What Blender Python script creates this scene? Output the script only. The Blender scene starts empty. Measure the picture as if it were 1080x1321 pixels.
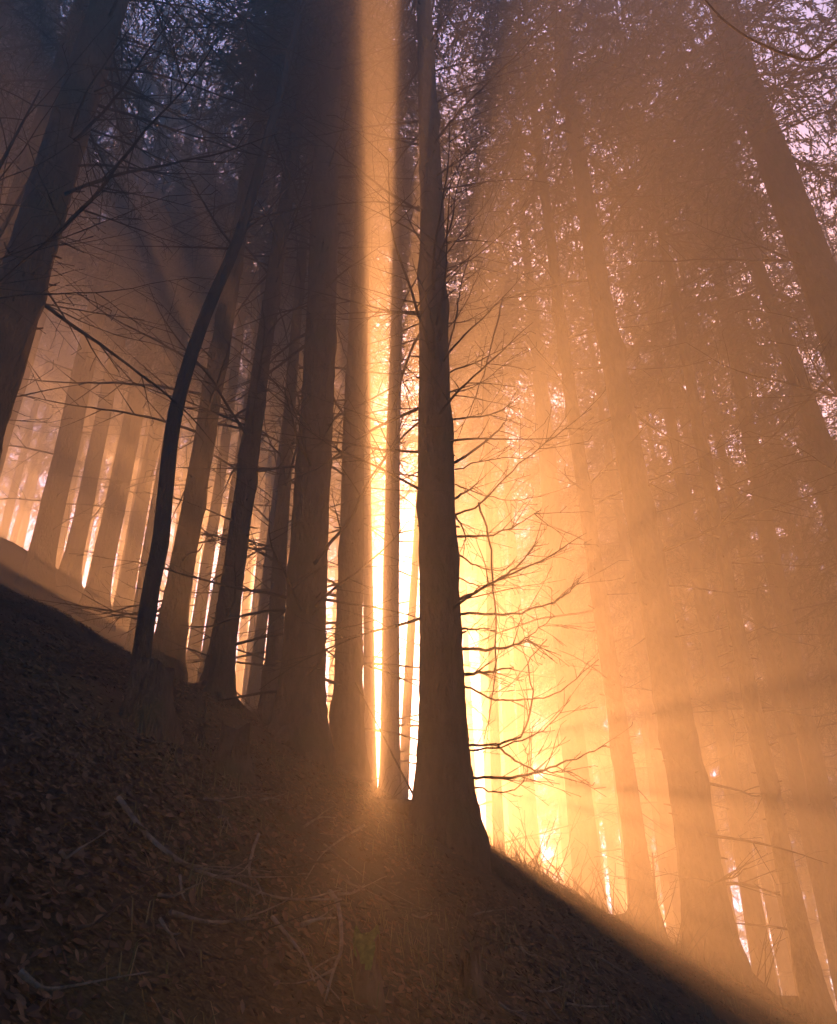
import bpy, math, random
import numpy as np
from mathutils import Vector, Matrix, Quaternion

# ------------------------------------------------------------------ camera, sky, sun, exposure
C = bpy.context.scene
COL = C.collection
CAM_H = 1.15
PITCH = math.radians(29.2)
FPX, CX, CY = 1080.0, 540.0, 660.5            # focal length and centre in the photograph's pixels
cd = bpy.data.cameras.new('camera')
cd.sensor_fit = 'HORIZONTAL'; cd.sensor_width = 36.0; cd.lens = 36.0
cd.clip_start = 0.02; cd.clip_end = 2000
cam = bpy.data.objects.new('camera', cd); COL.objects.link(cam)
cam.location = (0, 0, CAM_H)
ROLL = math.atan2(CX - 505, 1930)
_f = Vector((0, math.cos(PITCH), math.sin(PITCH))); _u = Vector((0, -math.sin(PITCH), math.cos(PITCH))); _r = Vector((1, 0, 0))
_R = _r * math.cos(ROLL) - _u * math.sin(ROLL); _U = _r * math.sin(ROLL) + _u * math.cos(ROLL)
cam.rotation_euler = Matrix((_R, _U, -_f)).transposed().to_euler()
C.camera = cam


def ray(px, py):
    """Direction (per metre of y) seen at a pixel of the photograph."""
    x, u = px - CX, CY - py
    x, u = x * math.cos(ROLL) + u * math.sin(ROLL), u * math.cos(ROLL) - x * math.sin(ROLL)
    Y = FPX * math.cos(PITCH) - u * math.sin(PITCH)
    Z = FPX * math.sin(PITCH) + u * math.cos(PITCH)
    return x / Y, Z / Y


def at(px, py, Y):
    a, b = ray(px, py)
    return Vector((a * Y, Y, b * Y + CAM_H))


SUN_A, SUN_B = ray(487.8, 990)
SUN_DIR = Vector((SUN_A, 1.0, SUN_B)).normalized()
sl = bpy.data.lights.new('sun', 'SUN')
sl.energy = 5.0; sl.angle = math.radians(0.5); sl.color = (1.0, 0.425, 0.165)
sun = bpy.data.objects.new('sun', sl); COL.objects.link(sun)
sun.location = SUN_DIR * 80
sun.rotation_euler = SUN_DIR.to_track_quat('Z', 'Y').to_euler()

w = bpy.data.worlds.new('World'); C.world = w; w.use_nodes = True
nt = w.node_tree; bg = nt.nodes['Background']
sky = nt.nodes.new('ShaderNodeTexSky'); sky.sky_type = 'NISHITA'; sky.sun_disc = False
sky.sun_elevation = math.asin(SUN_DIR.z); sky.sun_rotation = math.atan2(SUN_DIR.x, SUN_DIR.y)
sky.air_density = 1.0; sky.dust_density = 0.3; sky.ozone_density = 3.0
tint = nt.nodes.new('ShaderNodeMix'); tint.data_type = 'RGBA'; tint.blend_type = 'MULTIPLY'
tint.inputs[0].default_value = 1.0; tint.inputs[7].default_value = (0.46, 0.95, 1.95, 1)
soft = nt.nodes.new('ShaderNodeGamma'); soft.inputs[1].default_value = 0.5      # evens out the sky's glare round the sun
nt.links.new(sky.outputs[0], soft.inputs[0]); nt.links.new(soft.outputs[0], tint.inputs[6]); nt.links.new(tint.outputs[2], bg.inputs[0]); bg.inputs[1].default_value = 0.12

C.view_settings.view_transform = 'Standard'; C.view_settings.look = 'None'
C.view_settings.gamma = 1.0; C.view_settings.use_curve_mapping = False
C.view_settings.exposure = 3.6
C.render.engine = 'CYCLES'
cy = C.cycles
cy.max_bounces = 6; cy.diffuse_bounces = 2; cy.glossy_bounces = 1; cy.transmission_bounces = 2
cy.volume_bounces = 0; cy.transparent_max_bounces = 8
cy.use_denoising = True
try: cy.denoiser = 'OPENIMAGEDENOISE'
except Exception: pass

HAZE_DENSITY = 0.042
HAZE_G = 0.6

# ------------------------------------------------------------------ materials
def mat(name, rough=0.9):
    m = bpy.data.materials.new(name); m.use_nodes = True
    n = m.node_tree.nodes; b = n['Principled BSDF']
    b.inputs['Roughness'].default_value = rough
    b.inputs['Specular IOR Level'].default_value = 0.15
    return m, m.node_tree, b


def ramp(t, fac, stops):
    r = t.nodes.new('ShaderNodeValToRGB'); e = r.color_ramp.elements
    while len(e) < len(stops): e.new(0.5)
    for k, (p, c) in enumerate(stops):
        e[k].position = p; e[k].color = (*c, 1)
    t.links.new(fac, r.inputs[0]); return r.outputs[0]


def noise(t, scale, detail=4, stretch=None):
    tc = t.nodes.new('ShaderNodeTexCoord'); n = t.nodes.new('ShaderNodeTexNoise')
    n.inputs['Scale'].default_value = scale; n.inputs['Detail'].default_value = detail
    if stretch:
        mp = t.nodes.new('ShaderNodeMapping'); mp.inputs['Scale'].default_value = stretch
        t.links.new(tc.outputs['Object'], mp.inputs[0]); t.links.new(mp.outputs[0], n.inputs[0])
    else: t.links.new(tc.outputs['Object'], n.inputs[0])
    return n.outputs['Fac']


def bump(t, b, h, strength, dist):
    n = t.nodes.new('ShaderNodeBump'); n.inputs['Strength'].default_value = strength
    n.inputs['Distance'].default_value = dist
    t.links.new(h, n.inputs['Height']); t.links.new(n.outputs[0], b.inputs['Normal'])


def bark(name, dark, light, mossy=None):
    m, t, b = mat(name)
    f = noise(t, 9, 6, (1.6, 1.6, 0.55))
    col = ramp(t, f, [(0.3, dark), (0.7, light)])
    if mossy:
        g = ramp(t, noise(t, 2.3, 3), [(0.5, (0, 0, 0)), (0.68, (1, 1, 1))])
        mx = t.nodes.new('ShaderNodeMix'); mx.data_type = 'RGBA'
        t.links.new(g, mx.inputs[0]); t.links.new(col, mx.inputs[6]); mx.inputs[7].default_value = (*mossy, 1)
        col = mx.outputs[2]
    t.links.new(col, b.inputs['Base Color'])
    bump(t, b, noise(t, 26, 8, (1, 1, 0.4)), 1.0, 0.05)
    return m


M_BARK = bark('spruce bark', (0.05, 0.027, 0.016), (0.14, 0.08, 0.047), (0.055, 0.05, 0.02))
M_BARK2 = bark('beech bark', (0.034, 0.024, 0.016), (0.075, 0.052, 0.036))
M_DEAD = bark('dead wood', (0.03, 0.02, 0.014), (0.07, 0.05, 0.036))
M_STICK = bark('weathered stick', (0.08, 0.062, 0.045), (0.22, 0.18, 0.13))
m, t, b = mat('spruce needles', 0.6)
gi = t.nodes.new('ShaderNodeNewGeometry')
t.links.new(ramp(t, gi.outputs['Random Per Island'], [(0.0, (0.022, 0.036, 0.014)), (0.7, (0.045, 0.065, 0.024)), (1.0, (0.075, 0.08, 0.035))]), b.inputs['Base Color'])
M_NEEDLE = m
m, t, b = mat('fallen beech leaves', 0.7)
gi = t.nodes.new('ShaderNodeNewGeometry')
t.links.new(ramp(t, gi.outputs['Random Per Island'], [(0.0, (0.025, 0.014, 0.009)), (0.5, (0.06, 0.03, 0.017)), (0.85, (0.13, 0.06, 0.03)), (1.0, (0.17, 0.095, 0.052))]), b.inputs['Base Color'])
M_LEAF = m
m, t, b = mat('forest soil')
c1 = ramp(t, noise(t, 5, 8), [(0.3, (0.014, 0.009, 0.006)), (0.6, (0.035, 0.021, 0.013)), (0.8, (0.06, 0.036, 0.021))])
g = ramp(t, noise(t, 0.8, 5), [(0.52, (0, 0, 0)), (0.66, (0.7, 0.7, 0.7))])
mx = t.nodes.new('ShaderNodeMix'); mx.data_type = 'RGBA'
t.links.new(g, mx.inputs[0]); t.links.new(c1, mx.inputs[6]); mx.inputs[7].default_value = (0.03, 0.033, 0.012, 1)
t.links.new(mx.outputs[2], b.inputs['Base Color'])
bump(t, b, noise(t, 30, 8), 1.0, 0.04)
M_SOIL = m
m, t, b = mat('moss', 0.95)
t.links.new(ramp(t, noise(t, 40, 5), [(0.3, (0.035, 0.055, 0.01)), (0.7, (0.14, 0.18, 0.035))]), b.inputs['Base Color'])
bump(t, b, noise(t, 60, 5), 1.0, 0.02)
M_MOSS = m
m, t, b = mat('dry grass', 0.8)
gi = t.nodes.new('ShaderNodeNewGeometry')
t.links.new(ramp(t, gi.outputs['Random Per Island'], [(0.0, (0.06, 0.07, 0.022)), (1.0, (0.2, 0.16, 0.075))]), b.inputs['Base Color'])
M_GRASS = m

# ------------------------------------------------------------------ terrain
def sstep(a, b, x):
    t = np.clip((x - a) / (b - a), 0, 1); return t * t * (3 - 2 * t)


def gz(x, y):
    x = np.asarray(x, float); y = np.asarray(y, float)
    lat = -22 * np.tanh(0.54 * x / 22)
    yb = np.where(y < 0, 12 * np.tanh(0.31 * y / 12), 0.31 * y)
    q = np.clip(y, 6, 16) - 6
    pr = yb - 0.02 * q * q - np.where(y > 16, 0.4 * (y - 16), 0) - 0.002 * np.clip(y - 40, 0, None) ** 2
    base = lat + pr
    ys = np.where(np.abs(y) < 1e-3, 1e-3, y)
    r = -x / ys
    tgt = CAM_H + y * (0.162) + lat + 0.25 * np.clip(-x - 0.2 * y, 0, 6) - 0.22 * np.clip(y - 24, 0, None)
    k = sstep(12, 21, y) * sstep(0.14, 0.26, r)
    z = base * (1 - k) + tgt * k
    z = z + 0.045 * np.sin(1.9 * x + 0.6 * y + 1) * np.cos(1.4 * y - 0.5 * x) + 0.022 * np.sin(4.1 * x - 2.2 * y) * np.sin(3.7 * y + 1.3 * x) \
        + 0.012 * np.sin(8.3 * x + 3 * y) * np.sin(7.1 * y - 4.4 * x)
    return z


def gzf(x, y): return float(gz(x, y))


def ground_hit(px, py, y0=1.0, y1=14.0):
    a, b = ray(px, py); y = y0
    while y < y1:
        if b * y + CAM_H <= gzf(a * y, y): break
        y += 0.02
    return Vector((a * y, y, gzf(a * y, y)))


# ------------------------------------------------------------------ mesh helpers
def tube_data(pts, rad, sides=5, cap=True):
    n = len(pts); V = []; F = []
    prev = None
    for i in range(n):
        d = (pts[min(i + 1, n - 1)] - pts[max(i - 1, 0)])
        if d.length < 1e-9: d = Vector((0, 0, 1))
        d.normalize()
        if prev is None:
            a = d.orthogonal().normalized()
        else:
            a = prev - d * prev.dot(d)
            a = a.normalized() if a.length > 1e-6 else d.orthogonal().normalized()
        prev = a; bb = d.cross(a)
        for k in range(sides):
            th = 2 * math.pi * k / sides
            V.append(pts[i] + (a * math.cos(th) + bb * math.sin(th)) * rad[i])
    for i in range(n - 1):
        for k in range(sides):
            k2 = (k + 1) % sides
            F.append((i * sides + k, i * sides + k2, (i + 1) * sides + k2, (i + 1) * sides + k))
    if cap:
        F.append(tuple(range(sides))[::-1]); F.append(tuple((n - 1) * sides + k for k in range(sides)))
    return V, F


class MB:
    def __init__(s): s.V = []; s.F = []; s.M = []
    def add(s, vf, mi=0):
        o = len(s.V); s.V += [tuple(v) for v in vf[0]]
        s.F += [tuple(i + o for i in f) for f in vf[1]]; s.M += [mi] * len(vf[1])
    def tube(s, pts, rad, sides=5, mi=0): s.add(tube_data(pts, rad, sides), mi)
    def mesh(s, name, mats, smooth=True):
        me = bpy.data.meshes.new(name); me.from_pydata(s.V, [], s.F)
        for m in mats: me.materials.append(m)
        me.polygons.foreach_set('material_index', s.M)
        if smooth: me.polygons.foreach_set('use_smooth', [True] * len(s.F))
        me.update(); return me


def quads_mesh(name, P, mats, nv=4, extra=None, smooth=False):
    """P: (n, nv, 3) array of separate faces; extra: (verts, faces) with the second material."""
    n = len(P); V = P.reshape(-1, 3)
    F = np.arange(n * nv).reshape(n, nv).tolist(); M = [0] * n
    V = V.tolist()
    if extra:
        o = len(V); V += [tuple(v) for v in extra[0]]; F += [tuple(i + o for i in f) for f in extra[1]]; M += [1] * len(extra[1])
    me = bpy.data.meshes.new(name); me.from_pydata(V, [], F)
    for m in mats: me.materials.append(m)
    me.polygons.foreach_set('material_index', M); me.update(); return me


def link(name, data, parent=None, loc=(0, 0, 0), quat=None, scale=None):
    o = bpy.data.objects.new(name, data); COL.objects.link(o)
    o.location = loc
    if quat is not None: o.rotation_mode = 'QUATERNION'; o.rotation_quaternion = quat
    if scale is not None: o.scale = (scale,) * 3 if not hasattr(scale, '__len__') else scale
    if parent: o.parent = parent
    return o


def tag(o, label=None, cat=None, group=None, kind=None):
    if label: o['label'] = label
    if cat: o['category'] = cat
    if group: o['group'] = group
    if kind: o['kind'] = kind
    return o


def smooth_line(pts, n):
    """Catmull-Rom through pts, n points per span."""
    P = [pts[0] * 2 - pts[1]] + list(pts) + [pts[-1] * 2 - pts[-2]]; out = []
    for i in range(1, len(P) - 2):
        for k in range(n):
            t = k / n; a, b, c, d = P[i - 1], P[i], P[i + 1], P[i + 2]
            out.append(0.5 * (2 * b + (c - a) * t + (2 * a - 5 * b + 4 * c - d) * t * t + (3 * b - a - 3 * c + d) * t ** 3))
    out.append(P[-2]); return out


# ------------------------------------------------------------------ ground
def lines(lo, hi, a, b, fine, coarse):
    out = list(np.arange(a, b + 1e-6, fine)); s = fine; v = b
    while v < hi: s = min(s * 1.15, coarse); v += s; out.append(min(v, hi))
    s = fine; v = a
    while v > lo: s = min(s * 1.15, coarse); v -= s; out.insert(0, max(v, lo))
    return np.array(out)


GX = lines(-42, 42, -8, 8, 0.11, 3); GY = lines(-22, 40, 0.4, 12, 0.11, 2.5)
xx, yy = np.meshgrid(GX, GY); zz = gz(xx, yy)
V = np.stack([xx, yy, zz], -1).reshape(-1, 3)
nx = len(GX); F = []
for j in range(len(GY) - 1):
    for i in range(nx - 1):
        q = j * nx + i; F.append((q, q + 1, q + nx + 1, q + nx))
me = bpy.data.meshes.new('forest_ground'); me.from_pydata(V.tolist(), [], F); me.materials.append(M_SOIL)
me.polygons.foreach_set('use_smooth', [True] * len(F)); me.update()
GROUND = tag(link('forest_ground', me), kind='structure')
Z_LOW = float(zz.min())

# ------------------------------------------------------------------ dead branches (shared meshes, local +X out of the trunk)
def grow(mb, start, d, L, r, rng, depth, up=0.25, wob=0.22, sides=5):
    n = max(4, int(L / 0.13)); p = Vector(start); d = Vector(d).normalized(); pts = [p.copy()]; rad = [r]
    st = L / n
    kinks = []
    for i in range(n):
        d = (d + Vector((rng.uniform(-wob, wob), rng.uniform(-wob, wob), rng.uniform(-wob, wob) * 0.8 + up * (0.35 if i > n * 0.4 else -0.25)))
             * 0.42).normalized()
        p = p + d * st; pts.append(p.copy()); rad.append(max(0.0022, r * (1 - 0.86 * (i + 1) / n)))
        if depth and i >= 1: kinks.append((p.copy(), d.copy(), (i + 1) / n))
    mb.tube(pts, rad, sides)
    if depth:
        k = min(len(kinks), max(2, int(L * rng.uniform(2.6, 4.2))))
        for q, dd, tt in rng.sample(kinks, k):
            side = dd.cross(Vector((0, 0, 1)));
            side = side.normalized() if side.length > 0.1 else Vector((0, 1, 0))
            nd = dd * rng.uniform(0.5, 1.0) + side * rng.choice((-1, 1)) * rng.uniform(0.5, 1.0) + Vector((0, 0, rng.uniform(-0.35, 0.45)))
            grow(mb, q, nd, L * rng.uniform(0.18, 0.45) * (1.15 - 0.6 * tt), max(0.0025, r * 0.5 * (1 - 0.6 * tt)), rng, depth - 1, up * 0.6, wob, 4)
    return pts


rng = random.Random(5)
DEADMESH = []
for k in range(22):
    mb = MB(); L = rng.choice((0.5, 0.9, 1.3, 1.6, 1.9, 2.2, 2.4))
    grow(mb, (0, 0, 0), (1, rng.uniform(-.2, .2), rng.uniform(-.35, .3)), L, 0.008 + 0.0055 * L, rng, 2 if L > 1.2 else 1, up=rng.uniform(-0.12, 0.4))
    DEADMESH.append((mb.mesh('dead_branch', [M_DEAD]), L))

# ------------------------------------------------------------------ crowns (shared meshes, base at the lowest live whorl)
def crown_mesh(seed, H, R, step=0.42, q_len=0.088, q_w=0.0125):
    r = np.random.default_rng(seed); quads = []; mb = MB()
    z = 0.0
    while z < H - 0.3:
        tz = z / H
        Lm = R * (1 - tz) ** 0.75 * min(1.0, 0.55 + 0.3 * z)
        for k in range(r.integers(4, 7)):
            az = r.uniform(0, 2 * math.pi); L = Lm * r.uniform(0.55, 1.12)
            if r.random() < 0.15: continue
            el0 = -0.25 + 0.75 * tz + r.uniform(-.15, .15)
            out = np.array([math.cos(az), math.sin(az), 0.0]); side = np.array([-out[1], out[0], 0.0])
            m_ = 9; ts = np.linspace(0, 1, m_)
            pts = np.array([0, 0, z + r.uniform(-.15, .15)]) + np.outer(ts * L, out) + np.outer(L * (el0 * ts - 0.30 * ts ** 2 + 0.22 * ts ** 3), [0, 0, 1.0]) \
                + np.outer(np.sin(ts * 4 + r.uniform(0, 6)) * 0.05 * L, side)
            mb.tube([Vector(p) for p in pts], [0.018 * (1 - 0.85 * t) * (0.5 + 0.5 * (1 - tz)) + 0.003 for t in ts], 3)
            nst = max(3, int(L / 0.15))
            for s in range(nst):
                t0 = 0.12 + 0.88 * (s + r.random()) / nst
                p0 = np.array([np.interp(t0, ts, pts[:, c]) for c in range(3)])
                for sg in (-1, 1):
                    l = (0.2 + 0.45 * L * (1 - 0.75 * t0) / 1.6) * r.uniform(0.5, 1.25)
                    d = out * r.uniform(0.25, 0.8) + side * sg * r.uniform(0.5, 1.0) + np.array([0, 0, r.uniform(-1.3, -0.1)])
                    d /= np.linalg.norm(d)
                    nq = max(2, int(l / 0.023))
                    for q in range(nq):
                        c = p0 + d * (l * (q + 0.5) / nq) + np.array([0, 0, -0.10 * ((q + .5) / nq) ** 2 * l * 3]) + r.normal(0, 0.012, 3)
                        dd = d + r.normal(0, 0.35, 3); dd /= np.linalg.norm(dd)
                        nn = r.normal(0, 1, 3); ww = np.cross(dd, nn); ww /= (np.linalg.norm(ww) + 1e-9)
                        a = dd * q_len * r.uniform(.4, .7); bb = ww * q_w * r.uniform(.5, 1.1)
                        quads.append((c - a, c + bb, c + a, c - bb))
        z += step * r.uniform(0.75, 1.25)
    return quads_mesh('crown', np.array(quads), [M_NEEDLE, M_DEAD], extra=(mb.V, mb.F))


CROWNS = [crown_mesh(11, 13, 2.5), crown_mesh(12, 14, 2.2), crown_mesh(13, 11, 2.7), crown_mesh(14, 15, 2.9)]
CROWN_H = [13, 14, 11, 15]

# ------------------------------------------------------------------ spruce trees
def trunk_mesh(axis, r_of, H, seed, flare=1.0, sides=18, fine=False, at_xy=None):
    """axis: offset per metre of height (Vector xy); r_of(h): radius."""
    rr = random.Random(seed); ph = [rr.uniform(0, 6.28) for _ in range(6)]
    hs = [-0.35, -0.1, 0.05, 0.15, 0.28, 0.45, 0.7, 1.0, 1.4]
    h = 1.9
    if fine:
        hs = [-0.35] + [0.07 * k - 0.1 for k in range(28)]
    while h < H: hs.append(h); h += (0.14 if h < 12 else 0.5) if fine else 0.55
    hs.append(H)
    V = []; F = []
    knots = [(rr.uniform(.3, 9), rr.uniform(0, 6.28)) for _ in range(22 if fine else 0)]
    for h in hs:
        r0 = max(0.02, r_of(max(h, 0)))
        f = flare * 0.75 * math.exp(-max(h, 0) / 0.42)
        wob = Vector((math.sin(h * 0.55 + ph[0]), math.cos(h * 0.47 + ph[1]))) * 0.018
        for k in range(sides):
            th = 2 * math.pi * k / sides
            butt = 1 + 0.25 * math.sin(3 * th + ph[2]) + 0.18 * math.sin(5 * th + ph[3])
            r = r0 * (1 + f * butt) * (1 + 0.03 * math.sin(3 * th + h * 1.3 + ph[4]) + 0.022 * math.sin(7 * th - h * 2.1 + ph[5]) + rr.uniform(-.03, .03) * (1.0 if fine else .4))
            r += 0.03 * sum(math.exp(-((h - kh) / .16) ** 2 - (math.sin((th - kt) / 2) / .22) ** 2) for kh, kt in knots if abs(h - kh) < .5)
            V.append((axis.x * h + wob.x + r * math.cos(th), axis.y * h + wob.y + r * math.sin(th), h))
    n = len(hs)
    for i in range(n - 1):
        for k in range(sides):
            k2 = (k + 1) % sides
            F.append((i * sides + k, i * sides + k2, (i + 1) * sides + k2, (i + 1) * sides + k))
    F.append(tuple((n - 1) * sides + k for k in range(sides)))
    mb = MB(); mb.add((V, F))
    if fine:
        for _ in range(46):                                   # broken branch stubs
            h = rr.uniform(.8, 10); a = rr.uniform(0, 6.28); r0 = r_of(h); o = Vector((axis.x * h, axis.y * h, h)); d = Vector((math.cos(a), math.sin(a), rr.uniform(-.3, .4)))
            L = rr.uniform(.02, .11); mb.tube([o + d * r0 * .9, o + d * (r0 + L * .5), o + d * (r0 + L) + Vector((0, 0, rr.uniform(-.01, .02)))], [.014, .010, .006], 5)
        for k in range(6):                                    # surface roots
            a = k * 1.047 + rr.uniform(-.3, .3); r0 = r_of(0); L = rr.uniform(.3, .75) * (0.5 + flare * .5); pts = []; rad = []
            for q in range(6):
                t = q / 5; ra = r0 * .75 + L * t; aa = a + .35 * t * math.sin(k * 2.1 + ph[0])
                x, y = ra * math.cos(aa), ra * math.sin(aa)
                zz_ = (gzf(at_xy[0] + x, at_xy[1] + y) - at_xy[2]) if at_xy else 0
                pts.append(Vector((x, y, zz_ + (.22 * (1 - t) ** 2 - .03)))); rad.append(.085 * (1 - .75 * t) * r0 / .2)
            mb.tube(pts, rad, 7)
    V, F = mb.V, mb.F
    me = bpy.data.meshes.new('trunk'); me.from_pydata(V, [], F); me.materials.append(M_BARK)
    me.polygons.foreach_set('use_smooth', [True] * len(F)); me.update(); return me


TOP_Z = [0.0]


def dress(root, axis, r_of, H, cb, n_dead, rng, crown=None, cscale=1.0, az_range=None, hmin=0.6, dscale=1.0, hmax=None):
    ax3 = Vector((axis.x, axis.y, 1)).normalized()
    q = Vector((0, 0, 1)).rotation_difference(ax3)
    if crown is not None:
        k = crown; s = (H - cb) / CROWN_H[k]
        link('crown', CROWNS[k], root, (axis.x * cb, axis.y * cb, cb), q @ Quaternion((0, 0, 1), rng.uniform(0, 6.28)), (cscale, cscale, s))
    for i in range(n_dead):
        h = rng.uniform(hmin, (hmax or cb + 1.0)); az = rng.uniform(*az_range) if az_range else rng.uniform(0, 2 * math.pi)
        me, L = rng.choice(DEADMESH); r = r_of(h) * 0.9
        link('dead_branch', me, root, (axis.x * h + r * math.cos(az), axis.y * h + r * math.sin(az), h),
             Quaternion((0, 0, 1), az) @ Quaternion((1, 0, 0), rng.uniform(-.5, .5)), dscale * rng.uniform(0.75, 1.2))


def spruce(label, b, u, wb, wu, Y, H, cb, n_dead, seed, crown=None, cscale=1.25, flare=1.0, group=None, **kw):
    """Trunk axis seen at photo points b and u (b lower), trunk widths there, standing at distance Y."""
    rng = random.Random(seed)
    P, T = at(*b, Y), at(*u, Y)
    ax = Vector(((T.x - P.x) / (T.z - P.z), 0))
    dep = lambda p: p.y * math.cos(PITCH) + (p.z - CAM_H) * math.sin(PITCH)
    rb, ru = wb / 2 * dep(P) / FPX, wu / 2 * dep(T) / FPX
    x0 = P.x
    for _ in range(20):
        x0 = P.x + ax.x * (gzf(x0, Y) - P.z)
    z0 = gzf(x0, Y); hb, hu = P.z - z0, T.z - z0
    sl_ = (ru - rb) / (hu - hb)
    sl_ = min(-0.004, max(sl_, -0.02))
    r_of = lambda h: max(0.025, rb + sl_ * (h - hb)) * (1 if h < 12 else max(0.08, 1 - (h - 12) / (H - 11)))
    root = link('spruce_tree', None, None, (x0, Y, z0)); root.empty_display_size = 0.3
    tag(root, label, 'tree', group)
    link('trunk', trunk_mesh(ax, r_of, H, seed, flare, 26 if Y < 12 else 16, Y < 12, (x0, Y, z0)), root)
    dress(root, ax, r_of, H, cb, n_dead, rng, crown, cscale, **kw)
    TOP_Z[0] = max(TOP_Z[0], z0 + H + 0.5)
    OCC.append((x0, Y)); return root, ax, r_of


OCC = []
R2 = math.pi
# the near trees
spruce('broad dark spruce trunk leaning in from the frame edge, with long bare twigs', (14, 400), (112, 100), 60, 50, 5.4, 24, 10, 46, 1, 0, dscale=0.95, az_range=(-0.9, 1.7), hmin=2.6)
spruce('slim pale brown spruce close behind the curved dark trunk', (212, 850), (292, 400), 33, 25, 9.6, 25, 11, 48, 2, 1)
spruce('spruce with a flared foot on the crest, next beyond the pale brown one', (280, 880), (343, 440), 31, 23, 9.4, 25, 11, 50, 3, 2)
spruce('thin dark spruce trunk tucked just beside the thick dark one', (347, 900), (379, 480), 21, 17, 10.6, 24, 11, 46, 4, 1)
spruce('faint thin spruce trunk behind the thin dark one', (328, 900), (357, 640), 16, 13, 14, 24, 11, 32, 5, 3)
spruce('thickest dark spruce trunk on the crest, beside the tall light shaft', (392, 850), (420, 250), 53, 39, 8.5, 27, 11, 44, 6, 0, flare=0.85)
spruce('spruce trunk washed pale by the tall shaft of light', (450, 850), (466, 300), 35, 25, 10.8, 27, 12, 44, 7, 1, flare=1.0)
spruce('pale thin trunk pressed against the light washed one, edging the blazing gap', (476, 950), (474, 500), 16, 12, 16, 26, 13, 10, 28, 3)
spruce('hazy orange spruce trunk just past the narrow blazing gap', (503, 900), (511, 400), 24, 19, 14.5, 27, 13, 34, 8, 1)
spruce('very thin golden trunk half hidden behind the tall central spruce', (522, 1000), (532, 800), 13, 12, 17, 24, 12, 12, 9, 2)
CT = spruce('tall straight spruce in the middle with many upcurved dead branches', (571, 850), (558, 380), 55, 35, 7.0, 27, 12, 64, 10, 0, flare=1.0, az_range=(1.2, 6.2), hmin=1.5, dscale=0.8)
spruce('slim orange spruce trunk right behind the dead branches of the central tree', (643, 1050), (633, 750), 14, 12, 16, 25, 12, 14, 11, 2)
spruce('pale short looking trunk fading into glow, second past the central tree', (688, 1100), (678, 960), 20, 17, 20, 25, 12, 10, 12, 3)
spruce('broad pale trunk dissolving in orange haze behind the brushwood', (757, 1130), (733, 880), 36, 29, 15.5, 27, 13, 14, 13, 3)
spruce('slender leaning spruce standing by the dead sapling on the crest', (830, 1180), (757, 650), 29, 19, 10, 25, 11.5, 22, 14, 1)
spruce('stout spruce trunk with a wide foot on the downhill crest', (905, 1130), (835, 720), 52, 38, 9.3, 27, 12, 16, 15, 0)
spruce('thin dark spruce in the lower corner beside white sky gaps', (1045, 1280), (990, 1000), 27, 23, 10.5, 26, 12, 18, 16, 2)
spruce('hazy brown trunk between two columns of white sky specks', (985, 1240), (935, 950), 26, 22, 14.5, 26, 12, 12, 17, 1)
spruce('very thin faint trunk beside the stout downhill spruce', (950, 1230), (905, 960), 13, 11, 17.5, 24, 12, 12, 18, 2)
spruce('broad foggy trunk crossing the upper corner below the overhanging twig', (1078, 420), (958, 90), 48, 42, 8.2, 27, 12, 10, 19, 3, hmin=6)
spruce('thinner foggy trunk parallel to the broad one in the upper corner', (1072, 600), (968, 320), 24, 20, 11.5, 26, 12, 12, 20, 1, hmin=5)
spruce('dim trunk at the frame edge past the thin dark corner spruce', (1090, 1180), (1030, 880), 30, 26, 13, 26, 12, 12, 21, 2)
spruce('wide brown trunk in the uphill mist, first of the misty row', (48, 740), (103, 500), 32, 27, 17, 26, 9, 16, 22, 0)
spruce('second wide trunk of the misty uphill row', (84, 765), (132, 540), 23, 20, 19, 26, 9, 14, 23, 1)
spruce('third trunk of the misty uphill row, before a white gap', (122, 785), (163, 580), 29, 25, 18, 26, 9, 14, 24, 3)
spruce('fourth trunk of the misty uphill row, nearest the curved trunk', (155, 800), (193, 600), 21, 18, 20, 26, 9, 14, 25, 2)
spruce('slim backlit trunk seen between the pale brown spruce and the flared one', (250, 850), (280, 640), 17, 14, 18, 25, 11, 12, 26, 1)
spruce('brownish backlit trunk just behind the flared spruce on the crest', (270, 850), (302, 640), 19, 16, 15.5, 25, 11, 14, 27, 0)

# the trees that make up the hazy depth of the stand, some added to block sun
FT = []
rng = random.Random(77)
for k in range(4):
    r0 = (0.15, 0.18, 0.21, 0.17)[k]; Hh = (23, 24, 25, 22)[k]
    rf = (lambda h, r0=r0, Hh=Hh: max(0.025, r0 * (1 - h / (Hh + 1))))
    FT.append((trunk_mesh(Vector((0, 0)), rf, Hh, 200 + k, 0.8, 12), rf, Hh))


def far_tree(x, y, seed, label, group, cb=(9, 12), cs=(0.85, 1.15)):
    rng = random.Random(seed); k = rng.randrange(4); me, rf, Hh = FT[k]
    z0 = gzf(x, y); s = rng.uniform(0.9, 1.1)
    root = link('spruce_tree', None, None, (x, y, z0)); root.scale = (s, s, s); root.rotation_euler = (rng.uniform(-.02, .02), rng.uniform(-.02, .02), rng.uniform(0, 6.28))
    tag(root, label, 'tree', group); link('trunk', me, root)
    dress(root, Vector((0, 0)), rf, Hh, rng.uniform(*cb), 7, rng, rng.randrange(4), rng.uniform(*cs), hmin=2)
    TOP_Z[0] = max(TOP_Z[0], z0 + Hh * s + 0.6); OCC.append((x, y))


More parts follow.
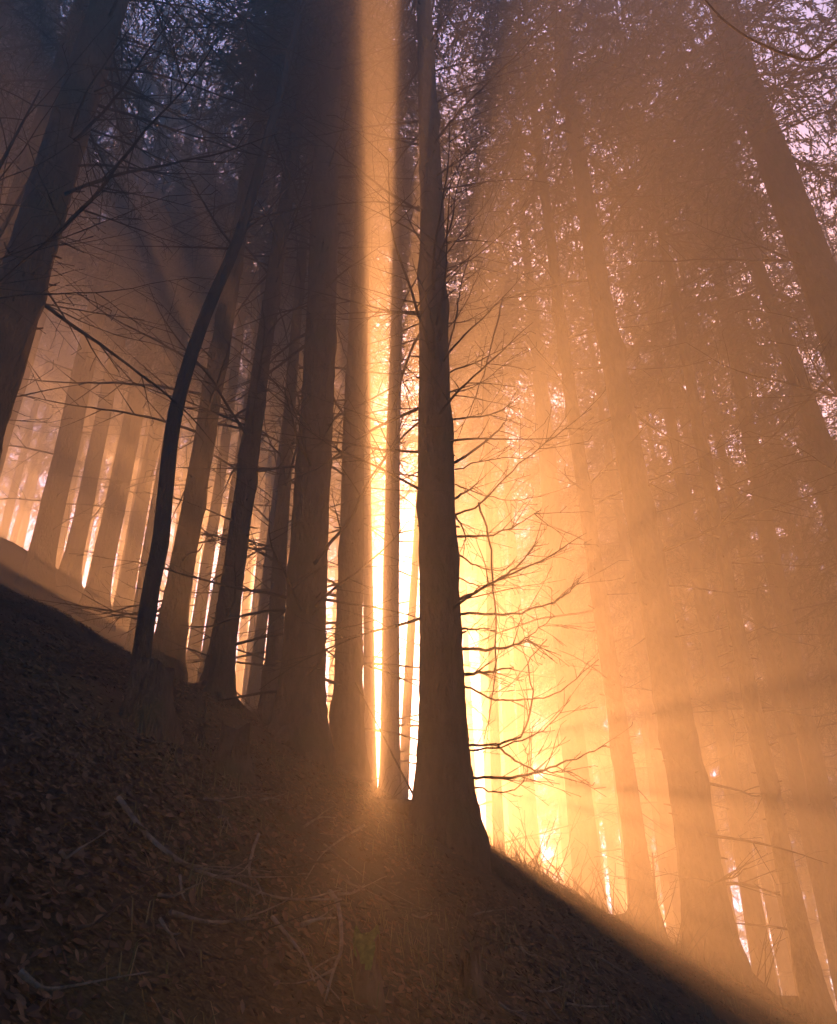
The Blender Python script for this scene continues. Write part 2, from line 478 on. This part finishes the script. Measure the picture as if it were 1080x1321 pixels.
n = 0; tries = 0
while n < 92 and tries < 6000:
    tries += 1
    y = rng.uniform(17, 38); x = rng.uniform(-0.62 * y - 3, 0.62 * y + 5)
    dx = x - SUN_A * y
    if -0.9 < dx < 2.6: continue
    if 0 < dx < 5 and rng.random() < 0.6: continue
    if dx < 0 and rng.random() < 0.1: continue
    if any((x - a) ** 2 + (y - b_) ** 2 < 2.1 ** 2 for a, b_ in OCC): continue
    hi_ = (12, 14) if -3.5 < dx < 5 else (9, 12)
    if dx > 0: far_tree(x, y, 300 + n, 'hazy spruce added deep in the sunlit side to break up the glare', 'hazy spruces deep in the sunlit side', hi_)
    else: far_tree(x, y, 300 + n, 'hazy spruce added deep in the uphill side to block sun', 'hazy spruces deep in the uphill side', hi_)
    n += 1

# spruces whose crowns close the canopy over both upper corners
n = 0; tries = 0
while n < 28 and tries < 4000:
    tries += 1
    y = rng.uniform(7, 18); x = rng.choice((-1, -1, -1, 1)) * y * rng.uniform(0.66, 1.15)
    if any((x - a) ** 2 + (y - b_) ** 2 < 2.2 ** 2 for a, b_ in OCC): continue
    far_tree(x, y, 900 + n, 'spruce whose dark crown closes the canopy over an upper corner', 'spruces closing the canopy over the upper corners', (7.5, 9.5)); n += 1

n = 0; tries = 0  # extra trees added to keep sun off the near uphill haze
while n < 8 and tries < 4000:
    tries += 1
    y = rng.uniform(16, 34); dx = rng.uniform(-9, -1.0); x = dx + SUN_A * y
    if any((x - a) ** 2 + (y - b_) ** 2 < 1.5 ** 2 for a, b_ in OCC): continue
    far_tree(x, y, 800 + n, 'hazy spruce added deep in the uphill side to block sun', 'hazy spruces deep in the uphill side', (7, 10) if dx < -3 else (11, 14)); n += 1

for k, (dx, y) in enumerate(((-0.52, 20.5), (-1.12, 23.5), (-0.8, 31), (-2.1, 21), (-2.75, 25), (-3.4, 22), (3.2, 29), (4.4, 31))):
    far_tree(dx + SUN_A * y, y, 880 + k, *(('hazy spruce added deep in the uphill side to block sun', 'hazy spruces deep in the uphill side') if dx < 0 else ('hazy spruce added deep in the sunlit side to break up the glare', 'hazy spruces deep in the sunlit side')), (12, 14))

n = 0; tries = 0
while n < 26 and tries < 4000:
    tries += 1
    y = rng.uniform(13, 32); dx = rng.uniform(5.2, 16); x = dx + SUN_A * y
    if x > 0.66 * y + 3 or any((x - a) ** 2 + (y - b_) ** 2 < 1.7 ** 2 for a, b_ in OCC): continue
    far_tree(x, y, 840 + n, 'hazy spruce added deep in the sunlit side to break up the glare', 'hazy spruces deep in the sunlit side', (6, 9)); n += 1

for k, (dx, y) in enumerate(((1.45, 19.5),)):  # added tree, its small crown cuts off the top of the lit haze
    far_tree(dx + SUN_A * y, y, 894 + k, 'hazy spruce added deep in the sunlit side to break up the glare', 'hazy spruces deep in the sunlit side', (10, 11), (0.6, 0.7))

# younger spruces at the far edge of the stand, green almost to the ground
n = 0; tries = 0
while n < 34 and tries < 4000:
    tries += 1
    y = rng.uniform(27, 38); x = rng.uniform(-0.6 * y, 0.62 * y + 3); dx = x - SUN_A * y
    if -6 < dx < 5.5: continue
    if dx < 0 and rng.random() < 0.5: continue
    if any((x - a) ** 2 + (y - b_) ** 2 < 1.8 ** 2 for a, b_ in OCC): continue
    far_tree(x, y, 950 + n, 'bushy young spruce at the bright far edge of the stand', 'young spruces at the far edge of the stand', (3, 6)); n += 1

# the stand goes on behind and above the camera and shades the slope
n = 0; tries = 0
while n < 80 and tries < 4000:
    tries += 1
    y = rng.uniform(-19, 6); x = rng.uniform(-20, 20)
    if y > -2.5 and abs(x) < 3.5 + 0.75 * max(y, 0): continue
    if any((x - a) ** 2 + (y - b_) ** 2 < 2.4 ** 2 for a, b_ in OCC): continue
    far_tree(x, y, 700 + n, 'spruce of the shady stand around the viewpoint', 'spruces of the shady stand around the viewpoint', (4, 7) if y < -6 else (8, 10)); n += 1

# ------------------------------------------------------------------ dead branches of the middle tree, one by one
def hero_branch(root, Y0, Y1, px, r0, twigs=3, seed=0):
    rg = random.Random(seed); n = len(px)
    pts = [at(x, y, Y0 + (Y1 - Y0) * i / (n - 1)) - root.location for i, (x, y) in enumerate(px)]
    sp = [p + Vector((rg.gauss(0, .005), rg.gauss(0, .005), rg.gauss(0, .006))) for p in smooth_line(pts, 5)]; mb = MB(); N = len(sp)
    mb.tube(sp, [max(0.0035, r0 * (1 - 0.72 * i / (N - 1))) for i in range(N)], 6)
    for _ in range(twigs):
        i = rg.randrange(N // 4, N - 1); d = (sp[min(i + 1, N - 1)] - sp[i - 1]).normalized()
        nd = d * rg.uniform(.5, 1) + Vector((rg.uniform(-.4, .6), rg.uniform(-.5, .5), rg.uniform(-.8, .9)))
        grow(mb, sp[i], nd, rg.uniform(0.12, 0.5), max(0.003, r0 * 0.35), rg, 1, 0.2, 0.25, 4)
    return link('dead_branch', mb.mesh('dead_branch', [M_DEAD]), root)


HB = [([(586, 597), (620, 575), (647, 550), (655, 538)], .012), ([(586, 665), (620, 650), (660, 607), (705, 572), (762, 527)], .009),
      ([(586, 643), (605, 632), (622, 618)], .011), ([(588, 692), (630, 691), (660, 680), (697, 659)], .010),
      ([(592, 774), (640, 750), (670, 727), (695, 698)], .012), ([(593, 792), (650, 793), (700, 782), (730, 767), (747, 751)], .010),
      ([(595, 811), (615, 812), (632, 810)], .010), ([(597, 838), (645, 837), (670, 830), (684, 823)], .012), ([(670, 830), (690, 815), (715, 795)], .005),
      ([(600, 871), (630, 867), (662, 861)], .013), ([(602, 886), (640, 902), (685, 902), (725, 890), (772, 850)], .009),
      ([(610, 961), (645, 960), (675, 945), (687, 900), (682, 855), (705, 825)], .010), ([(612, 968), (655, 961), (700, 942), (735, 905)], .008),
      ([(615, 1003), (670, 1002), (710, 990), (745, 978), (783, 962)], .011), ([(640, 960), (670, 985), (705, 995), (738, 997)], .008),
      ([(617, 1016), (650, 1022), (672, 1012), (682, 985), (675, 960)], .007), ([(617, 648), (632, 700), (637, 760), (640, 850), (635, 900), (625, 955)], .008),
      ([(648, 385), (635, 445), (615, 510), (586, 572)], .008), ([(580, 480), (620, 465), (665, 440)], .008), ([(583, 541), (640, 532), (672, 510)], .009),
      ([(576, 460), (590, 400), (600, 350), (640, 250), (690, 120)], .008), ([(586, 605), (640, 592), (690, 590)], .006),
      ([(587, 625), (630, 640), (665, 645), (698, 640)], .006), ([(590, 715), (620, 732), (650, 735), (664, 722)], .007),
      ([(592, 745), (615, 755), (640, 752)], .006), ([(578, 505), (610, 500), (650, 470), (672, 455)], .006), ([(570, 420), (610, 410), (660, 380)], .006),
      ([(572, 430), (600, 395), (625, 330)], .006), ([(570, 350), (615, 330), (660, 290)], .006), ([(588, 665), (600, 690), (596, 720)], .007)]
for i, (px, r) in enumerate(HB):
    if px[0][1] > 880 and px[0][0] > 600 and px[0][0] < 632: px = [(px[0][0] - 22, px[0][1])] + px
    hero_branch(CT[0], 7.0, 7.0 + random.Random(i).uniform(-1.0, 0.8), px, r * 1.3, 9, 500 + i)

# ------------------------------------------------------------------ curved beech
def bare_tree(name, label, pts, rad, n_br, seed, cat='tree', mat_=M_BARK2, lo=0.35, Lr=(0.8, 2.2), depth=2, updir=0.5, sides=12):
    rg = random.Random(seed); base = pts[0].copy()
    root = link(name, None, None, base); tag(root, label, cat)
    sp = smooth_line([p - base for p in pts], 6); N = len(sp)
    rr = [np.interp(i / (N - 1), np.linspace(0, 1, len(rad)), rad) for i in range(N)]
    mb = MB(); mb.tube(sp, rr, sides); link('trunk', mb.mesh('trunk', [mat_]), root)
    for k in range(n_br):
        i = int(rg.uniform(lo, 1) * (N - 1)); az = rg.uniform(0, 6.28)
        mb = MB(); grow(mb, sp[i], (math.cos(az), math.sin(az), rg.uniform(-0.1, 1) * updir * 2), rg.uniform(*Lr), max(0.005, min(0.016, rr[i] * 0.35)), rg, depth, 0.2, 0.24)
        link('branch', mb.mesh('branch', [mat_]), root)
    return root


g0 = at(170, 905, 7.2); g0.z = gzf(g0.x, 7.2) - 0.15
bare_tree('beech_tree', 'curved slender dark beech trunk bending beside the pale brown spruce',
          [g0] + [at(x, y, 7.2) for x, y in ((180, 860), (195, 760), (207, 700), (213, 640), (227, 530), (262, 415), (310, 300), (345, 180), (372, 80), (392, -20), (405, -150))],
          [.10, .085, .08, .082, .078, .075, .07, .066, .06, .055, .05, .03], 8, 41, lo=0.6, Lr=(1.0, 2.0))
g1 = Vector((-3.5, 4.3, gzf(-3.5, 4.3) - .1))
bare_tree('bare_sapling', 'bare thin sapling spreading a tangle of fine twigs before the misty row',
          [g1, g1 + Vector((0.05, 0.1, 1.0)), g1 + Vector((0.12, 0.1, 2.2)), g1 + Vector((.15, .2, 3.6)), g1 + Vector((.3, .2, 4.8))], [.035, .03, .025, .018, .006], 22, 42, lo=0.2, Lr=(0.9, 2.2), updir=0.3, sides=7)
g2 = Vector((-4.6, 6.2, gzf(-4.6, 6.2) - .1))
bare_tree('bare_sapling', 'taller bare sapling with fine arching twigs beside the broad leaning trunk',
          [g2, g2 + Vector((0.05, 0.1, 1.6)), g2 + Vector((0.1, 0.1, 3.2)), g2 + Vector((.3, .2, 5)), g2 + Vector((.6, .2, 7))], [.04, .035, .03, .02, .006], 26, 43, lo=0.25, Lr=(1.0, 2.6), updir=0.3, sides=7)
g3 = at(847, 1192, 9.6); g3.z = gzf(g3.x, 9.6) - .05
bare_tree('bare_sapling', 'short dead sapling with drooping twigs between two spruces on the crest',
          [g3, at(845, 1150, 9.6), at(842, 1100, 9.6)], [.02, .016, .008], 9, 44, lo=0.45, Lr=(0.35, 0.9), updir=0.25, sides=6)

# the beech whose twig hangs into the upper corner
g4 = Vector((3.3, 2.6, gzf(3.3, 2.6) - .1))
root = link('beech_tree', None, None, g4); tag(root, 'beech whose single dark twig hangs into the upper corner', 'tree')
mb = MB(); sp = smooth_line([Vector((0, 0, 0)), Vector((.1, 0, 2)), Vector((.05, .1, 4)), Vector((.2, .1, 6.5)), Vector((.3, .2, 9))], 5)
mb.tube(sp, [.14 - .11 * i / (len(sp) - 1) for i in range(len(sp))], 10); link('trunk', mb.mesh('trunk', [M_BARK2]), root)
tw = [at(x, y, 2.6 + d) for x, y, d in ((1240, -60, 0), (1160, -10, 0), (1110, 25, 0), (1080, 52, 0), (1048, 76, 0), (1015, 70, 0), (985, 58, 0), (960, 45, 0), (930, 22, 0), (905, -8, 0), (890, -40, 0))]
h0 = sp[14]
mb = MB(); ln = smooth_line([h0] + [p - g4 for p in tw], 5)
mb.tube(ln, [.012 - .008 * i / (len(ln) - 1) for i in range(len(ln))], 7)
for q in (38, 45, 50): mb.tube([ln[q], ln[q] + Vector((-.012, 0, .012)), ln[q] + Vector((-.016, 0, .022))], [.005, .006, .002], 5)
link('branch', mb.mesh('branch', [M_BARK2]), root)

# ------------------------------------------------------------------ brushwood on the crest
def shrub(px, py, Y, label, seed, n_st, h):
    rg = random.Random(seed); p = at(px, py, Y); base = Vector((p.x, Y, gzf(p.x, Y) - .03))
    root = link('bare_shrub', None, None, base); tag(root, label, 'shrub')
    for k in range(n_st):
        mb = MB(); az = rg.uniform(0, 6.28)
        grow(mb, (rg.uniform(-.25, .25), rg.uniform(-.2, .2), 0), (math.cos(az) * .7, math.sin(az) * .7, rg.uniform(.5, 1.2)), h * rg.uniform(.6, 1.2), .008, rg, 1, -0.15, 0.4, 4)
        link('stem', mb.mesh('stem', [M_DEAD]), root)


for i, (px, py, Y, lab, n_, h) in enumerate((
        (668, 1110, 9.6, 'thorny brush glowing at the foot of the slim orange trunk', 12, .55), (715, 1130, 9.8, 'low brush patch just before the broad pale trunk', 10, .5),
        (745, 1150, 9.5, 'wiry brush at the foot of the broad pale trunk', 12, .6), (787, 1165, 9.6, 'wiry brush between the broad pale trunk and the slender leaning spruce', 12, .6),
        (868, 1215, 9.8, 'low tangled brush between the slender spruce and the stout one', 10, .4),
        (310, 925, 9.6, 'sparse twiggy brush between the flared spruce and the thin dark trunk', 7, .4), (505, 1030, 9.0, 'small dark twigs sprouting under the blazing gap', 6, .35),
        (700, 1120, 9.2, 'arching bare brush beside the thorny brush on the crest', 12, .75), (815, 1178, 9.4, 'taller bare brush pressed against the slender leaning spruce', 12, .8),
        (960, 1290, 9.4, 'bare brush at the downhill side of the stout spruce', 12, .7), (890, 1235, 9.0, 'bare brush crowding the uphill foot of the stout spruce', 12, .6))):
    shrub(px, py, Y, lab, 60 + i, n_, h)

# ------------------------------------------------------------------ stumps
def stump(px, py, label, r, h, seed, moss=True, Y=None):
    rg = random.Random(seed); p = ground_hit(px, py) if Y is None else Vector((at(px, py, Y).x, Y, 0)); p.z = gzf(p.x, p.y)
    root = link('tree_stump', None, None, p); tag(root, label, 'stump')
    S = 16; ph = rg.uniform(0, 6); mb = MB(); V = []; F = []
    hs = [-.3, -.05, .05, .15, h * .5, h * .8, h]
    for hh in hs:
        for k in range(S):
            th = 6.2832 * k / S
            rr = r * (1 + .7 * math.exp(-max(hh, 0) / .1) * (1 + .4 * math.sin(3 * th + ph))) * (1 + .09 * math.sin(4 * th + ph) + rg.uniform(-.05, .05))
            V.append((rr * math.cos(th), rr * math.sin(th), hh + (.05 * math.sin(th * 2 + ph) + rg.uniform(-.02, .03) if hh == h else 0)))
    for i in range(len(hs) - 1):
        for k in range(S):
            k2 = (k + 1) % S; F.append((i * S + k, i * S + k2, (i + 1) * S + k2, (i + 1) * S + k))
    F.append(tuple((len(hs) - 1) * S + k for k in range(S)))
    mb.add((V, F)); link('wood', mb.mesh('wood', [M_BARK]), root)
    if moss:
        V = []; F = []; n = 5
        for j in range(n):
            for k in range(S):
                th = 6.2832 * k / S; rr = r * (1.16, 1.2, 1.05, .6, .05)[j] * (1 + .09 * math.sin(4 * th + ph) + rg.uniform(-.03, .03))
                drop = -.10 - .10 * max(0, math.sin(2 * th + ph + 1)) if j == 0 else 0
                V.append((rr * math.cos(th), rr * math.sin(th), h + .05 * math.sin(th * 2 + ph) * (j < 3) + (drop, -.01, .03, .05, .05)[j] + rg.uniform(0, .015)))
        for j in range(n - 1):
            for k in range(S):
                k2 = (k + 1) % S; F.append((j * S + k, j * S + k2, (j + 1) * S + k2, (j + 1) * S + k))
        mb = MB(); mb.add((V, F)); link('moss_cap', mb.mesh('moss_cap', [M_MOSS]), root)


stump(472, 1300, 'short stump with a bright moss cap among the leaves', .034, .15, 71)
stump(608, 1285, 'dark bare stump just downhill of the moss capped one', .034, .13, 72, False)
stump(297, 1005, 'dark rotten stump below the flared crest spruce', .08, .3, 73, False)
stump(188, 935, 'broad dark stump at the foot of the curved beech', .13, .36, 74, False)

# ------------------------------------------------------------------ sticks
def stick(px, r, label, seed, group=None, lift=.02, forks=2, light=True):
    rg = random.Random(seed); P = [ground_hit(x, y) + Vector((0, 0, lift + .02 + rg.uniform(0, .03))) for x, y in px]
    base = P[0].copy(); sp = smooth_line([p - base for p in P], 5); N = len(sp)
    mb = MB(); mb.tube(sp, [max(.0025, r * (1 - .7 * i / (N - 1))) for i in range(N)], 6)
    for _ in range(forks):
        i = rg.randrange(N // 4, N - 1); d = (sp[i + 1] - sp[i - 1]).normalized()
        grow(mb, sp[i], d + Vector((rg.uniform(-.7, .7), rg.uniform(-.5, .5), rg.uniform(0, .35))), rg.uniform(.12, .35), r * .5, rg, 0, .05, .3, 4)
    o = link('fallen_stick', mb.mesh('fallen_stick', [M_STICK if light else M_DEAD]), None, base)
    tag(o, label, 'stick', group)


stick([(150, 1050), (176, 1085), (205, 1115), (250, 1142), (300, 1165), (360, 1178), (440, 1180)], .012, 'long forked fallen branch running down the leaf slope', 81, forks=4)
stick([(333, 1090), (325, 1115), (320, 1145), (331, 1170), (341, 1195)], .008, 'pale kinked stick standing out of the leaves uphill', 82)
stick([(425, 1170), (436, 1195), (440, 1240), (430, 1275), (418, 1318)], .011, 'pale s-shaped stick beside the moss capped stump', 83)
stick([(470, 1078), (440, 1100), (415, 1115), (394, 1150)], .007, 'thin forked stick lying in the glow below the blazing gap', 84)
stick([(418, 1103), (440, 1125), (480, 1152)], .007, 'thin stick crossing the forked one in the glow', 85)
stick([(216, 1209), (270, 1212), (330, 1215)], .010, 'straight grey stick lying level across the leaves', 86, forks=1)
stick([(230, 1150), (232, 1175), (236, 1192)], .006, 'short upright twig just below the long forked branch', 87, forks=0)
stick([(350, 1205), (375, 1235), (392, 1268), (405, 1300)], .008, 'grey stick sloping beside the s-shaped one', 88)
stick([(600, 1265), (615, 1290), (640, 1312)], .006, 'small pale twig against the dark bare stump', 89, forks=1)
stick([(435, 1170), (455, 1168), (470, 1160)], .007, 'split pale twig end above the moss capped stump', 90, forks=3)
rg = random.Random(9)
for k in range(46):
    x = rg.uniform(10, 780); y0 = 800 + .5 * x; y = rg.uniform(y0 + 60, 1320)
    if y0 + 60 > 1310: continue
    a = rg.uniform(-.5, 1.2); L = rg.uniform(18, 70); kx, ky = L * math.cos(a), L * math.sin(a) * .7
    stick([(x, y), (x + kx * .5, y + ky * .5 + rg.uniform(-6, 6)), (x + kx, y + ky)], rg.uniform(.005, .01), 'thin fallen twig lying on the dark leaf litter', 100 + k, 'thin twigs strewn on the leaf litter', .03, 1, rg.random() < .5)
# the thin stick leaning against the middle tree
P0 = at(538, 1036, 6.9); P1 = at(458, 880, 7.6); P0.z = min(P0.z, P0.z)
mb = MB(); ln = smooth_line([Vector((0, 0, -.12)), Vector((0, 0, 0)), (at(512, 985, 7.1) - P0), (at(487, 935, 7.3) - P0), P1 - P0], 5)
mb.tube(ln, [.011 - .007 * i / (len(ln) - 1) for i in range(len(ln))], 6)
tag(link('leaning_stick', mb.mesh('leaning_stick', [M_DEAD]), None, P0), 'thin dark stick leaning across the blazing gap beside the central spruce', 'stick')

# ------------------------------------------------------------------ leaf litter, dry grass (uncountable)
def litter(n, seed):
    r = np.random.default_rng(seed)
    y = 0.9 + 9.5 * r.random(n) ** 1.25; x = (r.random(n) * 1.35 - .66) * (y * 1.0 + .6)
    z = gz(x, y)
    keep = r.random(n) < np.clip(0.35 + 0.75 * np.sin(x * 2.3 + 1.1 * y) * np.sin(1.7 * y - x) + .4, .12, 1)
    x, y, z = x[keep], y[keep], z[keep]; n = len(x)
    L = r.uniform(.009, .024, n); W = L * r.uniform(.45, .75, n); a = r.uniform(0, 6.283, n)
    tilt = r.normal(0, .45, n); roll = r.normal(0, .45, n)
    d = np.stack([np.cos(a), np.sin(a), np.tan(np.clip(tilt, -1, 1)) * .8], 1); d /= np.linalg.norm(d, axis=1)[:, None]
    s = np.stack([-np.sin(a), np.cos(a), np.tan(np.clip(roll, -1, 1)) * .8 ], 1); s /= np.linalg.norm(s, axis=1)[:, None]
    slope = np.stack([np.zeros(n), np.zeros(n), -.54 * (np.cos(a)) + .25 * np.sin(a)], 1); d = d + slope * .9
    slope2 = np.stack([np.zeros(n), np.zeros(n), .54 * np.sin(a) + .25 * np.cos(a)], 1); s = s + slope2 * .9
    c = np.stack([x, y, z + r.uniform(.006, .035, n)], 1)
    cup = np.stack([np.zeros(n), np.zeros(n), L * r.uniform(-.25, .45, n)], 1)
    A = c - d * L[:, None]; B = c + d * L[:, None] + cup * .6
    m1 = c - d * (L * .2)[:, None]; m2 = c + d * (L * .45)[:, None]
    V = np.stack([A, m1 + s * W[:, None] * .8 + cup, m2 + s * W[:, None] * .7 + cup, B, m2 - s * W[:, None] * .7 + cup, m1 - s * W[:, None] * .8 + cup, m1, m2], 1)
    i0 = np.arange(n)[:, None] * 8
    F = np.concatenate([(i0 + np.array(f)).tolist() for f in ([0, 6, 1, 1], )], 0) if False else None
    faces = []
    for k in range(n):
        o = k * 8; faces += [(o, o + 6, o + 1), (o + 1, o + 6, o + 7, o + 2), (o + 2, o + 7, o + 3), (o, o + 5, o + 6), (o + 5, o + 4, o + 7, o + 6), (o + 4, o + 3, o + 7)]
    me = bpy.data.meshes.new('leaf_litter'); me.from_pydata(V.reshape(-1, 3).tolist(), [], faces); me.materials.append(M_LEAF); me.update()
    tag(link('leaf_litter', me), 'brown fallen leaves covering the dark slope', 'leaves', None, 'stuff')


litter(120000, 3)


def grass(n, seed):
    r = np.random.default_rng(seed); Q = []
    for k in range(n):
        crest = k % 3 == 0
        y = r.uniform(8.6, 10.2) if crest else 1.2 + 8 * r.random(); x = r.uniform(-.02, .5) * y if crest else r.uniform(-.35, .62) * y
        for j in range(r.integers(5, 12)):
            px, py = x + r.normal(0, .05), y + r.normal(0, .05); p = np.array([px, py, gzf(px, py)])
            h = r.uniform(.04, .13) * (1.6 if crest else 1); a = r.uniform(0, 6.28); l = np.array([math.cos(a), math.sin(a), 0]) * h * r.uniform(.3, .9); s = np.array([-math.sin(a), math.cos(a), 0]) * .0022
            Q.append((p - s, p + s, p + l * .5 + s * .8 + np.array([0, 0, h * .8]), p + l * .5 - s * .8 + np.array([0, 0, h * .8])))
            q = p + l * .5 + np.array([0, 0, h * .8]); Q.append((q - s * .8, q + s * .8, q + l * .6 + s * .2 + np.array([0, 0, h * .1]), q + l * .6 - s * .2 + np.array([0, 0, h * .1])))
    me = quads_mesh('dry_grass', np.array(Q), [M_GRASS])
    tag(link('dry_grass', me), 'thin dry grass blades among the leaves', 'grass', None, 'stuff')


grass(600, 8)

# ------------------------------------------------------------------ haze
lo = Vector((-43, -23, Z_LOW - 1)); hi = Vector((43, 41, TOP_Z[0] + 1.0))
V = [(x, y, z) for x in (lo.x, hi.x) for y in (lo.y, hi.y) for z in (lo.z, hi.z)]
F = [(0, 1, 3, 2), (4, 6, 7, 5), (0, 4, 5, 1), (2, 3, 7, 6), (0, 2, 6, 4), (1, 5, 7, 3)]
me = bpy.data.meshes.new('haze'); me.from_pydata(V, [], F)
m = bpy.data.materials.new('haze'); m.use_nodes = True; t = m.node_tree
t.nodes.remove(t.nodes['Principled BSDF'])
pv = t.nodes.new('ShaderNodeVolumePrincipled'); pv.inputs['Color'].default_value = (0.95, 0.84, 0.64, 1)
pv.inputs['Density'].default_value = HAZE_DENSITY; pv.inputs['Anisotropy'].default_value = HAZE_G
t.links.new(pv.outputs[0], t.nodes['Material Output'].inputs['Volume'])
me.materials.append(m)
tag(link('haze', me), kind='stuff')
